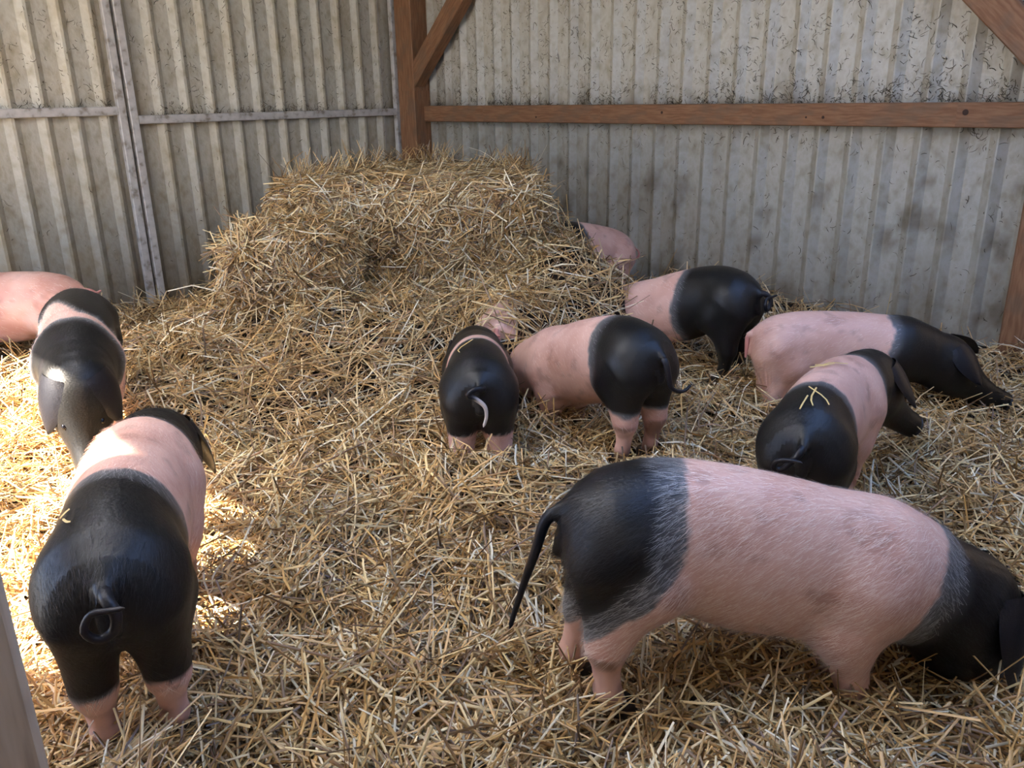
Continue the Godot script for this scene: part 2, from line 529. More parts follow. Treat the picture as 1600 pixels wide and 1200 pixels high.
func ground_normal(x: float, z: float) -> Vector3:
	var e := 0.02
	return Vector3(ground(x - e, z) - ground(x + e, z), 2 * e, ground(x, z - e) - ground(x, z + e)).normalized()

func in_room(x: float, z: float, margin: float) -> bool:
	var d := Vector3(x, 0, z) - C
	return d.dot(NR) > margin and d.dot(NL) > margin and d.dot(VL) < 5.15 and d.dot(VR) < 6.45

var bedding: Node3D
var bale: Node3D
var clump: Node3D

func build_ground() -> void:
	bedding = thing("straw_bedding")
	tag(bedding, "deep loose golden straw heaped and trodden over the whole shed floor", "straw", "", "stuff")
	var verts := PackedVector3Array()
	var norms := PackedVector3Array()
	var idx := PackedInt32Array()
	var step := 0.05
	var nx := int(7.6 / step)
	var nz := int(6.6 / step)
	# a grid laid along the two walls
	for j in nz + 1:
		for i in nx + 1:
			var s := 0.03 + i * (6.40 / nx)
			var t := 0.045 + j * (5.08 / nz)
			var p := C + VR * s + VL * t
			var y := ground(p.x, p.z)
			verts.append(Vector3(p.x, y - 0.02, p.z))
			norms.append(ground_normal(p.x, p.z))
	for j in nz:
		for i in nx:
			var a := j * (nx + 1) + i
			idx.append_array([a, a + 1, a + nx + 2, a, a + nx + 2, a + nx + 1])
	# make sure the sheet faces up
	var q := (verts[idx[1]] - verts[idx[0]]).cross(verts[idx[2]] - verts[idx[0]])
	if q.y > 0:
		for k in range(0, idx.size(), 3):
			var w := idx[k + 1]
			idx[k + 1] = idx[k + 2]
			idx[k + 2] = w
	var o := put("litter", mesh_of(verts, norms, idx), M.litter, bedding)
	tag(o, "", "", "", "stuff")
	# the bale
	bale = thing("straw_bale", Vector3(-0.46, 0.22, -4.2), 0.03)
	tag(bale, "big crumbling straw bale in front of the corner post", "bale")
	put("bale_core", rounded_box(Vector3(1.16, 0.70, 1.02), 0.10, 0.03), M.litter, bale)
	clump = thing("straw_clump", Vector3(-0.93, 0.42, -3.5), 0.3)
	tag(clump, "rounded clump of loose straw fallen against the bale's left front corner", "straw")
	put("clump_core", rounded_box(Vector3(0.50, 0.37, 0.44), 0.16, 0.03), M.litter, clump)

func round_point(p: Vector3, half: Vector3, r: float, rough: float) -> Array:
	var c := Vector3(clampf(p.x, -half.x + r, half.x - r), clampf(p.y, -half.y + r, half.y - r), clampf(p.z, -half.z + r, half.z - r))
	var n := (p - c).normalized()
	var q := c + n * r
	q += n * rough * n_mid.get_noise_3d(q.x * 1.2, q.y * 1.2, q.z * 1.2) * 1.6
	return [q, n]

func rounded_box(size: Vector3, r: float, rough: float) -> ArrayMesh:
	var half := size / 2
	var verts := PackedVector3Array()
	var norms := PackedVector3Array()
	var idx := PackedInt32Array()
	var n := 20
	for face in 6:
		var ax := face / 2
		var sg := 1.0 if face % 2 else -1.0
		var base := verts.size()
		for j in n + 1:
			for i in n + 1:
				var p := Vector3.ZERO
				p[ax] = sg * half[ax]
				p[(ax + 1) % 3] = lerpf(-1, 1, float(i) / n) * half[(ax + 1) % 3]
				p[(ax + 2) % 3] = lerpf(-1, 1, float(j) / n) * half[(ax + 2) % 3]
				var e := round_point(p, half, r, rough)
				verts.append(e[0] + Vector3.UP * half.y)
				norms.append(e[1])
		for j in n:
			for i in n:
				var a := base + j * (n + 1) + i
				if sg > 0:
					idx.append_array([a, a + n + 2, a + 1, a, a + n + 1, a + n + 2])
				else:
					idx.append_array([a, a + 1, a + n + 2, a, a + n + 2, a + n + 1])
	return mesh_of(verts, norms, idx)

# loose stalks joined into one part: each a folded strip with its own length, bend and colour
class Stalks:
	var V := PackedVector3Array()
	var N := PackedVector3Array()
	var K := PackedColorArray()
	var I := PackedInt32Array()
	# along t (unit), across b, up n; bend sideways sb and upwards ub as shares of the length; kink: a sharp bend instead of a curve
	func add(p: Vector3, t: Vector3, b: Vector3, n: Vector3, length: float, w: float, sb: float, ub: float, kink: float, seg: int, c: Color, tip: float) -> void:
		var base := V.size()
		var nb := (n + b * 0.75).normalized()
		var na := (n - b * 0.75).normalized()
		var hw := b * (w * 0.5)
		var up := n * (w * 0.42)
		for i in seg + 1:
			var s := float(i) / seg - 0.5
			var k := (1.0 - 4.0 * s * s) if kink > 0.4 else (1.0 - absf(s - kink) * 2.2)
			var q := p + t * (s * length) + b * (sb * k * length) + n * (ub * k * length)
			var f := 1.0
			if tip > 0.0: f = 1.0 - tip * absf(s) * 2.0
			elif i == seg: f = 0.75
			V.append(q - hw * f); V.append(q + up * f); V.append(q + hw * f)
			N.append(na); N.append(n); N.append(nb)
			K.append(c); K.append(c); K.append(c)
		for i in seg:
			var a := base + i * 3
			I.append(a); I.append(a + 3); I.append(a + 4)
			I.append(a); I.append(a + 4); I.append(a + 1)
			I.append(a + 1); I.append(a + 4); I.append(a + 5)
			I.append(a + 1); I.append(a + 5); I.append(a + 2)

func commit_stalks(s: Stalks, parent: Node3D, called: String, m: Material) -> void:
	var o := put(called, mesh_of(s.V, s.N, s.I, PackedVector2Array(), s.K), m, parent)
	o.set_meta("kind", "stuff")

func straw_color(tone: float) -> Color:
	var r := rng.randf()
	var c: Color
	if r < 0.38: c = Color(0.80, 0.645, 0.405)
	elif r < 0.60: c = Color(0.90, 0.80, 0.585)
	elif r < 0.82: c = Color(0.56, 0.415, 0.23)
	elif r < 0.93: c = Color(0.92, 0.875, 0.755)
	else: c = Color(0.42, 0.30, 0.165)
	var k := tone * rng.randf_range(0.82, 1.08)
	c = Color(minf(c.r * k, 1), minf(c.g * k, 1), minf(c.b * k, 1))
	return c.srgb_to_linear()

func blocked(p: Vector3) -> bool:
	for k in keep_out:
		var a: Vector3 = k[0]
		var b: Vector3 = k[1]
		var d := p - a
		if absf(d.x) > 1.2 or absf(d.z) > 1.2: continue
		var ab := b - a
		var h := clampf(d.dot(ab) / ab.length_squared(), 0, 1)
		if (d - ab * h).length() < k[2]: return true
	return false

# one stalk lying about the direction `along` on a surface with normal n
func lay(s: Stalks, p: Vector3, n: Vector3, along: Vector3, length: float, width: float, tilt: float, tone: float, test := true) -> void:
	var t := (along - n * along.dot(n)).normalized()
	var b := n.cross(t)
	t = (t * cos(tilt) + n * sin(tilt)).normalized()
	var up := b.cross(t)
	if up.dot(n) < 0: up = -up
	var ro := rng.randf_range(-0.8, 0.8)
	var y := up * cos(ro) + b * sin(ro)
	var z := t.cross(y)
	if test:
		for e in [p + t * length * 0.5, p - t * length * 0.5]:
			if not in_room(e.x, e.z, 0.04): return
	if test and (blocked(p) or blocked(p + t * length * 0.5) or blocked(p - t * length * 0.5)): return
	var r := rng.randf()
	var c := straw_color(tone)
	if r < 0.40: s.add(p, t, z, y, length, width, 0, 0, 0.5, 1, c, 0.0)
	elif r < 0.62: s.add(p, t, z, y, length, width, rng.randf_range(-0.25, 0.25), rng.randf_range(-0.06, 0.10), rng.randf_range(-0.3, 0.3), 4, c, 0.0)
	elif r < 0.90: s.add(p, t, z, y, length, width, rng.randf_range(-0.16, 0.16), rng.randf_range(-0.05, 0.09), 0.5, 4, c, 0.0)
	else: s.add(p, t, z, y, length * 0.7, width * 1.7, rng.randf_range(-0.12, 0.12), rng.randf_range(-0.03, 0.06), 0.5, 3, c, 0.85)

func build_straw() -> void:
	var s := Stalks.new()
	var total := 105000
	for made in total:
		var r := 0.85 + 5.2 * pow(rng.randf(), 1.5)
		var a := rng.randf_range(-0.70, 0.68)
		var x := r * sin(a)
		var z := -r * cos(a)
		if not in_room(x, z, 0.05): continue
		if x > 0.5 and r > 4.6: continue
		var n := ground_normal(x, z)
		var depth := rng.randf()
		var p := Vector3(x, ground(x, z) - 0.02 + 0.06 * depth * depth, z)
		var yaw := n_low.get_noise_2d(x * 1.3 + 30.0, z * 1.3) * 6.0 + rng.randfn(0, 0.9)
		var tilt := rng.randfn(0.0, 0.27)
		var len := clampf(rng.randfn(0.17, 0.08), 0.04, 0.38)
		if rng.randf() < 0.035:
			tilt = rng.randf_range(0.3, 1.0)
			p.y += 0.02
		lay(s, p, n, Vector3(cos(yaw), 0, sin(yaw)), len, rng.randf_range(0.003, 0.0062), tilt, 1.0)
		if s.V.size() > 350000:
			commit_stalks(s, bedding, "stalks", M.straw)
			s = Stalks.new()
	commit_stalks(s, bedding, "stalks", M.straw)
	# bale
	s = Stalks.new()
	dress(s, Vector3(1.16, 0.70, 1.02), 0.10, 0.03, 30000, true)
	for k in [[-0.50, 0.30, 46], [-0.38, 0.12, 30], [-0.28, -0.25, 60], [0.06, -0.38, 70], [0.12, -0.30, 40], [0.42, -0.2, 40], [0.5, 0.0, 36], [-0.1, -0.42, 40]]:
		for i in int(k[2]):
			var q := Vector3(k[0] + rng.randfn(0, 0.05), 0.75 + rng.randf_range(-0.02, 0.03), k[1] + rng.randfn(0, 0.05))
			lay(s, q, Vector3.UP, Vector3(rng.randfn(0, 1), 0, rng.randfn(0, 1)), rng.randf_range(0.12, 0.26), rng.randf_range(0.003, 0.005), rng.randf_range(0.5, 1.35), 1.0, false)
	commit_stalks(s, bale, "stalks", M.straw)
	s = Stalks.new()
	dress(s, Vector3(0.50, 0.37, 0.44), 0.16, 0.03, 8000, false)
	commit_stalks(s, clump, "stalks", M.straw)

func dress(s: Stalks, size: Vector3, r: float, rough: float, count: int, layered: bool) -> void:
	var half := size / 2
	for i in count:
		var p := Vector3.ZERO
		var f := rng.randf()
		var uu := rng.randf_range(-1, 1)
		var vv := rng.randf_range(-1, 1)
		if f < 0.42: p = Vector3(uu * half.x, half.y, vv * half.z)
		elif f < 0.78: p = Vector3(uu * half.x, vv * half.y, half.z)
		elif f < 0.89: p = Vector3(half.x, uu * half.y, vv * half.z)
		else: p = Vector3(-half.x, uu * half.y, vv * half.z)
		var e := round_point(p, half, r, rough)
		var n: Vector3 = e[1]
		var q: Vector3 = e[0] + Vector3.UP * half.y + n * rng.randf_range(-0.01, 0.035)
		var along: Vector3
		if n.y > 0.6:
			along = Vector3(1, 0, rng.randfn(0, 0.5)) if layered else Vector3(rng.randfn(0, 1), 0, rng.randfn(0, 1))
		else:
			along = Vector3(rng.randfn(0, 0.8), rng.randfn(0, 0.8), rng.randfn(0, 0.8))
		var tilt := rng.randfn(0, 0.18)
		if rng.randf() < 0.035: tilt = rng.randf_range(0.3, 1.1)
		lay(s, q, n, along, clampf(rng.randfn(0.16, 0.07), 0.04, 0.34), rng.randf_range(0.0035, 0.0065), tilt, 1.0, false)

# dried flecks of straw and dung stuck to a wall, thickest just above the rails
func flecks(parent: Node3D, o: Vector3, dir: Vector3, n: Vector3, prof: Array, list: Array) -> void:
	var s := Stalks.new()
	for k in list:          # [count, t0, t1, y0, y1, power towards y0]
		for i in int(k[0]):
			var t := rng.randf_range(k[1], k[2])
			var y: float = k[3] + (k[4] - k[3]) * pow(rng.randf(), k[5])
			if n_mid.get_noise_2d(t * 2.0 + 60.0, y * 2.0) < rng.randf_range(-0.5, 0.35): continue
			var a := rng.randf_range(0.2, PI - 0.2)
			var along := dir * cos(a) + Vector3.UP * sin(a)
			var b := along.cross(n)
			var len := 0.008 + 0.034 * pow(rng.randf(), 2.2)
			var c := lin(0.27, 0.235, 0.17) * rng.randf_range(0.5, 1.5)
			var off := absf(fposmod(t - prof[0] + prof[1] * 0.5, prof[1]) - prof[1] * 0.5)
			var rise: float = prof[4] * clampf((prof[2] + prof[3] * 0.5 - off) / prof[2], 0, 1)
			s.add(o + dir * t + Vector3.UP * y + n * (rise + rng.randf_range(0.001, 0.005)), along, b, n, len, rng.randf_range(0.0012, 0.0032), rng.randf_range(-0.3, 0.3), 0.0, 0.5, 3, c, rng.randf_range(0.0, 0.9))
	commit_stalks(s, parent, "flecks", M.debris)


# ------------------------------------------------------------------ pigs
class Shape:
	# a trunk lofted along x, a head lofted along its own axis, and round cones for neck and limbs, joined smoothly
	var t0 := -0.32
	var t1 := 0.36
	var TN := 68
	var tc := PackedFloat32Array()
	var th := PackedFloat32Array()
	var tw := PackedFloat32Array()
	var h0 := -0.06
	var h1 := 0.314
	var HN := 40
	var hc := PackedFloat32Array()
	var hh := PackedFloat32Array()
	var hw := PackedFloat32Array()
	var ho := Vector3.ZERO
	var hx := Vector3.RIGHT
	var hy := Vector3.UP
	var hz := Vector3.BACK
	var ca := PackedVector3Array()
	var cd := PackedVector3Array()
	var cl := PackedFloat32Array()
	var ra := PackedFloat32Array()
	var rb := PackedFloat32Array()
	var ck := PackedFloat32Array()
	var has_head := true

	static func curve(keys: Array, a: float, b: float, n: int, col: int) -> PackedFloat32Array:
		var out := PackedFloat32Array()
		for i in n + 1:
			var x := lerpf(a, b, float(i) / n)
			var k := 0
			while k < keys.size() - 2 and keys[k + 1][0] < x: k += 1
			var p0: float = keys[maxi(k - 1, 0)][col]
			var p1: float = keys[k][col]
			var p2: float = keys[k + 1][col]
			var p3: float = keys[mini(k + 2, keys.size() - 1)][col]
			var t := clampf((x - keys[k][0]) / (keys[k + 1][0] - keys[k][0]), 0, 1)
			var v := cubic_interpolate(p1, p2, p0, p3, t) if true else 0.0
			out.append(maxf(v, minf(p1, p2)) if v < minf(p1, p2) else v)
		return out

	func cone(a: Vector3, b: Vector3, r0: float, r1: float, k: float) -> void:
		ca.append(a); cd.append(b - a); cl.append((b - a).length_squared()); ra.append(r0); rb.append(r1); ck.append(k)

	static func smin(a: float, b: float, k: float) -> float:
		var h := maxf(k - absf(a - b), 0.0) / k
		return minf(a, b) - h * h * k * 0.25

	func field(p: Vector3) -> float:
		var u := (p.x - t0) / (t1 - t0) * TN
		var i := clampi(int(u), 0, TN - 1)
		var f := clampf(u - i, 0, 1)
		var c := lerpf(tc[i], tc[i + 1], f)
		var h := lerpf(th[i], th[i + 1], f)
		var w := lerpf(tw[i], tw[i + 1], f)
		var dy := (p.y - c) / h
		var dz := p.z / w
		var q := sqrt(dy * dy + dz * dz)
		var d := (q - 1.0) * minf(h, w)
		var ex := maxf(t0 - p.x, p.x - t1)
		if ex > 0.0:
			d = sqrt(maxf(d, 0.0) * maxf(d, 0.0) + ex * ex)
		if p.x < -0.2 and p.y < 0.36:
			d += 0.012 * exp(-p.z * p.z / 0.00012) * clampf((-0.2 - p.x) * 14.0, 0, 1) * clampf((0.36 - p.y) * 20.0, 0, 1)
		if has_head:
			var e := p - ho
			var x := e.dot(hx)
			if x > -0.2:
				var uu := (x - h0) / (h1 - h0) * HN
				var j := clampi(int(uu), 0, HN - 1)
				var g := clampf(uu - j, 0, 1)
				var cc := lerpf(hc[j], hc[j + 1], g)
				var a := lerpf(hh[j], hh[j + 1], g)
				var b := lerpf(hw[j], hw[j + 1], g)
				var ey := (e.dot(hy) - cc) / a
				var ez := e.dot(hz) / b
				var dd := (sqrt(ey * ey + ez * ez) - 1.0) * minf(a, b)
				var xx := maxf(h0 - x, x - h1)
				if xx > 0.0:
					dd = sqrt(maxf(dd, 0.0) * maxf(dd, 0.0) + xx * xx)
				d = smin(d, dd, 0.05)
		for n in ca.size():
			var pa := p - ca[n]
			var s := clampf(pa.dot(cd[n]) / cl[n], 0, 1)
			var dist := (pa - cd[n] * s).length() - lerpf(ra[n], rb[n], s)
			if dist < d + ck[n]:
				d = smin(d, dist, ck[n])
		return d

	# surface nets over a sparse grid: [verts, normals, indices]
	func skin(lo: Vector3, hi: Vector3, cell: float) -> Array:
		var B := 4
		var nx := int(ceil((hi.x - lo.x) / cell / B)) * B + 1
		var ny := int(ceil((hi.y - lo.y) / cell / B)) * B + 1
		var nz := int(ceil((hi.z - lo.z) / cell / B)) * B + 1
		var F := PackedFloat32Array()
		F.resize(nx * ny * nz)
		F.fill(9.0)
		var sy := nx
		var sz := nx * ny
		var blocks: Array[Vector3i] = []
		var reach := cell * B * 1.5
		for bz in range(0, nz - 1, B):
			for by in range(0, ny - 1, B):
				for bx in range(0, nx - 1, B):
					var d := field(lo + Vector3(bx + B * 0.5, by + B * 0.5, bz + B * 0.5) * cell)
					if absf(d) < reach:
						blocks.append(Vector3i(bx, by, bz))
						for z in range(bz, bz + B + 1):
							for y in range(by, by + B + 1):
								var at := bx + y * sy + z * sz
								for x in B + 1:
									if F[at + x] == 9.0:
										F[at + x] = field(lo + Vector3(bx + x, y, z) * cell)
		var V := PackedInt32Array()
		V.resize(nx * ny * nz)
		V.fill(-1)
		var verts := PackedVector3Array()
		var norms := PackedVector3Array()
		var idx := PackedInt32Array()
		for b in blocks:
			for z in range(b.z, b.z + B):
				for y in range(b.y, b.y + B):
					for x in range(b.x, b.x + B):
						var a := x + y * sy + z * sz
						var f0 := F[a]
						var f1 := F[a + 1]
						var f2 := F[a + sy]
						var f3 := F[a + sy + 1]
						var f4 := F[a + sz]
						var f5 := F[a + sz + 1]
						var f6 := F[a + sz + sy]
						var f7 := F[a + sz + sy + 1]
						var m := int(f0 < 0) + int(f1 < 0) + int(f2 < 0) + int(f3 < 0) + int(f4 < 0) + int(f5 < 0) + int(f6 < 0) + int(f7 < 0)
						if m == 0 or m == 8: continue
						var g := Vector3(f1 - f0 + f3 - f2 + f5 - f4 + f7 - f6, f2 - f0 + f3 - f1 + f6 - f4 + f7 - f5, f4 - f0 + f5 - f1 + f6 - f2 + f7 - f3) * 0.25
						var mean := (f0 + f1 + f2 + f3 + f4 + f5 + f6 + f7) * 0.125
						# Newton step from the cell's middle, kept inside the cell
						var st := g * (-mean / maxf(g.length_squared(), 1e-9))
						st = st.clamp(Vector3(-0.6, -0.6, -0.6), Vector3(0.6, 0.6, 0.6))
						V[a] = verts.size()
						verts.append(lo + (Vector3(x + 0.5, y + 0.5, z + 0.5) + st) * cell)
						norms.append(g.normalized())
		for b in blocks:
			for z in range(b.z, b.z + B):
				for y in range(b.y, b.y + B):
					for x in range(b.x, b.x + B):
						if x == 0 or y == 0 or z == 0: continue
						var a := x + y * sy + z * sz
						var s := F[a] < 0
						if s != (F[a + 1] < 0):
							face(idx, V, a, a - sy, a - sy - sz, a - sz, s)
						if s != (F[a + sy] < 0):
							face(idx, V, a, a - sz, a - sz - 1, a - 1, s)
						if s != (F[a + sz] < 0):
							face(idx, V, a, a - 1, a - 1 - sy, a - sy, s)
		return [verts, norms, idx]

	func face(idx: PackedInt32Array, V: PackedInt32Array, a: int, b: int, c: int, d: int, s: bool) -> void:
		var p := V[a]
		var q := V[b]
		var r := V[c]
		var t := V[d]
		if p < 0 or q < 0 or r < 0 or t < 0: return
		if s: idx.append_array([p, r, q, p, t, r])
		else: idx.append_array([p, q, r, p, r, t])

const TRUNK := [[-0.322, 0.372, 0.335, 0.012], [-0.312, 0.393, 0.285, 0.052], [-0.29, 0.418, 0.262, 0.085], [-0.24, 0.447, 0.25, 0.113], [-0.16, 0.464, 0.21, 0.124], [-0.06, 0.468, 0.170, 0.128], [0.04, 0.466, 0.163, 0.131], [0.13, 0.460, 0.172, 0.129], [0.21, 0.447, 0.190, 0.118], [0.28, 0.425, 0.215, 0.098], [0.34, 0.400, 0.250, 0.070], [0.36, 0.385, 0.275, 0.045]]
const HEAD := [[-0.05, 0.0, 0.055, 0.055], [-0.02, 0.0, 0.078, 0.076], [0.03, -0.004, 0.088, 0.086], [0.07, -0.010, 0.080, 0.080], [0.11, -0.018, 0.064, 0.062], [0.15, -0.026, 0.049, 0.047], [0.19, -0.031, 0.041, 0.039], [0.23, -0.033, 0.037, 0.036], [0.255, -0.033, 0.036, 0.037], [0.262, -0.033, 0.033, 0.034]]

func stations(keys: Array, trunk: bool) -> Array:
	var out := []
	for k in keys:
		if trunk: out.append([k[0], (k[1] + k[2]) / 2, (k[1] - k[2]) / 2, k[3] * 0.85])
		else: out.append([k[0] * 1.2, k[1] * 1.2, k[2] * 1.2, k[3] * 1.08])
	return out

func warp(p: Vector3, P: Dictionary) -> Vector3:
	var s := smoothstep(-0.22, 0.36, p.x)
	p.y -= P.drop * s
	p.y += P.lie
	var k: float = P.bend
	if absf(k) > 0.001:
		var th := k * p.x
		return Vector3(sin(th) / k - sin(th) * p.z, p.y, (1.0 - cos(th)) / k + cos(th) * p.z)
	return p

func warp_n(n: Vector3, p: Vector3, P: Dictionary) -> Vector3:
	var e := clampf((p.x + 0.22) / 0.58, 0, 1)
	var ds := 6.0 * e * (1.0 - e) / 0.58
	n = Vector3(n.x + P.drop * ds * n.y, n.y, n.z).normalized()
	var th: float = P.bend * p.x
	return Vector3(n.x * cos(th) - n.z * sin(th), n.y, n.x * sin(th) + n.z * cos(th))

func make_shape(P: Dictionary) -> Shape:
	var S := Shape.new()
	var t := stations(TRUNK, true)
	S.tc = Shape.curve(t, S.t0, S.t1, S.TN, 1)
	S.th = Shape.curve(t, S.t0, S.t1, S.TN, 2)
	S.tw = Shape.curve(t, S.t0, S.t1, S.TN, 3)
	var hd := stations(HEAD, false)
	S.hc = Shape.curve(hd, S.h0, S.h1, S.HN, 1)
	S.hh = Shape.curve(hd, S.h0, S.h1, S.HN, 2)
	S.hw = Shape.curve(hd, S.h0, S.h1, S.HN, 3)
	var pt: float = deg_to_rad(P.pitch)
	var yw: float = deg_to_rad(P.yaw)
	S.ho = P.head
	S.hx = Vector3(cos(pt) * cos(yw), sin(pt), cos(pt) * sin(yw))
	S.hz = Vector3(-sin(yw), 0, cos(yw))
	S.hy = S.hz.cross(S.hx).normalized()
	if S.hy.y < 0 and absf(P.pitch) < 89: S.hy = -S.hy
	var ho: Vector3 = S.ho
	S.cone(Vector3(0.24, 0.315, 0), ho - S.hx * 0.01, 0.112, 0.082, 0.06)
	S.cone(Vector3(0.26, 0.345, 0), ho + S.hy * 0.02, 0.078, 0.060, 0.05)
	for side in [-1.0, 1.0]:
		var z: float = side
		var ff: float = P.front[0 if z < 0 else 1]
		var hf: float = P.hind[0 if z < 0 else 1]
		# fore leg: shoulder, elbow, knee, fetlock, toe
		S.cone(Vector3(0.20, 0.30, 0.052 * z), Vector3(0.175, 0.205, 0.056 * z), 0.066, 0.048, 0.05)
		S.cone(Vector3(0.175, 0.215, 0.056 * z), Vector3(0.185 + ff * 0.5, 0.115, 0.055 * z), 0.050, 0.031, 0.035)
		S.cone(Vector3(0.185 + ff * 0.5, 0.115, 0.055 * z), Vector3(0.180 + ff, 0.045, 0.055 * z), 0.029, 0.0225, 0.015)
		S.cone(Vector3(0.180 + ff, 0.045, 0.055 * z), Vector3(0.196 + ff, 0.016, 0.055 * z), 0.024, 0.021, 0.012)
		# hind leg: hip, stifle, hock, fetlock, toe
		S.cone(Vector3(-0.215, 0.325, 0.044 * z), Vector3(-0.180, 0.265, 0.060 * z), 0.080, 0.056, 0.05)
		S.cone(Vector3(-0.172, 0.272, 0.062 * z), Vector3(-0.232 + hf * 0.5, 0.145, 0.060 * z), 0.053, 0.031, 0.04)
		S.cone(Vector3(-0.255, 0.295, 0.052 * z), Vector3(-0.236 + hf * 0.5, 0.145, 0.060 * z), 0.057, 0.029, 0.04)
		S.cone(Vector3(-0.236 + hf * 0.5, 0.140, 0.058 * z), Vector3(-0.222 + hf, 0.048, 0.058 * z), 0.030, 0.0225, 0.018)
		S.cone(Vector3(-0.222 + hf, 0.048, 0.058 * z), Vector3(-0.206 + hf, 0.016, 0.058 * z), 0.0245, 0.021, 0.012)
	# beneath the tail
	S.cone(Vector3(-0.312, 0.325, 0), Vector3(-0.322, 0.300, 0), 0.018, 0.014, 0.015)
	S.cone(Vector3(-0.29, 0.385, 0), Vector3(-0.33, 0.372, 0), 0.022, 0.013, 0.02)
	return S

func pig_color(p: Vector3, P: Dictionary, S: Shape) -> Color:
	var pink := lin(0.875, 0.715, 0.655)
	var black := lin(0.085, 0.088, 0.102)
	var grey := lin(0.46, 0.46, 0.465)
	var sd: float = P.seed
	var w := n_mid.get_noise_3d(p.x * 1.5 + sd, p.y * 1.5, p.z * 1.5) * 0.022 + n_mid.get_noise_3d(p.x * 7 + sd, p.y * 7, p.z * 7) * 0.007
	var soil := n_mid.get_noise_3d(p.x * 2.2 + sd * 2, p.y * 2.6, p.z * 2.2)
	var c := pink.lerp(lin(0.77, 0.565, 0.50), clampf(soil * 0.9 + 0.15 + P.dirt, 0, 0.55 + P.dirt))
	c = c.lerp(lin(0.50, 0.33, 0.26), clampf((n_mid.get_noise_3d(p.x * 3.2 + sd, p.y * 4.0 + 9, p.z * 3.2) - 0.22) * 1.3, 0, 0.32))
	# rump
	var b := 9.0
	if P.rear > -0.5:
		var edge: float = P.rear + P.rear_lean * (p.y - 0.32) + P.rear_side * maxf(p.z, -0.02)
		if p.y < P.rear_low: edge -= (P.rear_low - p.y) * P.rear_cut
		b = p.x - edge + w
		if p.y < P.leg_low: b = maxf(b, P.leg_low - p.y + w)
	# head and neck
	if P.fore < 0.6:
		var fe: float = P.fore + P.fore_lean * (maxf(p.y, 0.2) - 0.32)
		b = minf(b, fe - p.x + w)
	var band: float = P.band
	if b < 0.0:
		# black skin, greyed by pale hair along its border
		c = black.lerp(grey, clampf(1.0 + b / band, 0, 1) * 0.75)
		c = c.lerp(lin(0.30, 0.26, 0.21), clampf((soil - 0.2) * 0.3, 0, 0.10))
	elif b < 0.006:
		c = grey.lerp(c, b / 0.006)
	if p.y < 0.05:
		c = c.lerp(lin(0.20, 0.15, 0.10), clampf((0.05 - p.y) / 0.03 + soil, 0, 0.75))
	elif p.y < 0.14:
		c = c.lerp(lin(0.34, 0.26, 0.18), clampf(soil * 2.2 - 0.2, 0, 0.6))
	return c

func tube(pts: Array, r0: float, r1: float, P: Dictionary) -> ArrayMesh:
	var cv := Curve3D.new()
	for i in pts.size():
		var a: Vector3 = pts[maxi(i - 1, 0)]
		var b: Vector3 = pts[mini(i + 1, pts.size() - 1)]
		cv.add_point(pts[i], -(b - a) / 6.0, (b - a) / 6.0)
	cv.bake_interval = 0.004
	var len := cv.get_baked_length()
	var n := 30
	var verts := PackedVector3Array()
	var norms := PackedVector3Array()
	var idx := PackedInt32Array()
	var side := Vector3.BACK
	for i in n + 1:
		var s := len * i / n
		var p := cv.sample_baked(s)
		var t := (cv.sample_baked(minf(s + 0.004, len)) - cv.sample_baked(maxf(s - 0.004, 0))).normalized()
		side = (side - t * side.dot(t)).normalized()
		var up := t.cross(side)
		var r := lerpf(r0, r1, pow(float(i) / n, 0.8))
		if i == n: r *= 0.2
		for k in 10:
			var a := TAU * k / 10
			var d := side * cos(a) + up * sin(a)
			verts.append(warp(p + d * r, P))
			norms.append(warp_n(d, p, P))
	for i in n:
		for k in 10:
			var a := i * 10 + k
			var b := i * 10 + (k + 1) % 10
			idx.append_array([a, b + 10, b, a, a + 10, b + 10])
	fix_winding(verts, norms, idx)
	return mesh_of(verts, norms, idx)

func fix_winding(verts: PackedVector3Array, norms: PackedVector3Array, idx: PackedInt32Array) -> void:
	for k in range(0, idx.size(), 3):
		var a := idx[k]
		var b := idx[k + 1]
		var c := idx[k + 2]
		if (verts[b] - verts[a]).cross(verts[c] - verts[a]).dot(norms[a] + norms[b] + norms[c]) > 0:
			idx[k + 1] = c
			idx[k + 2] = b

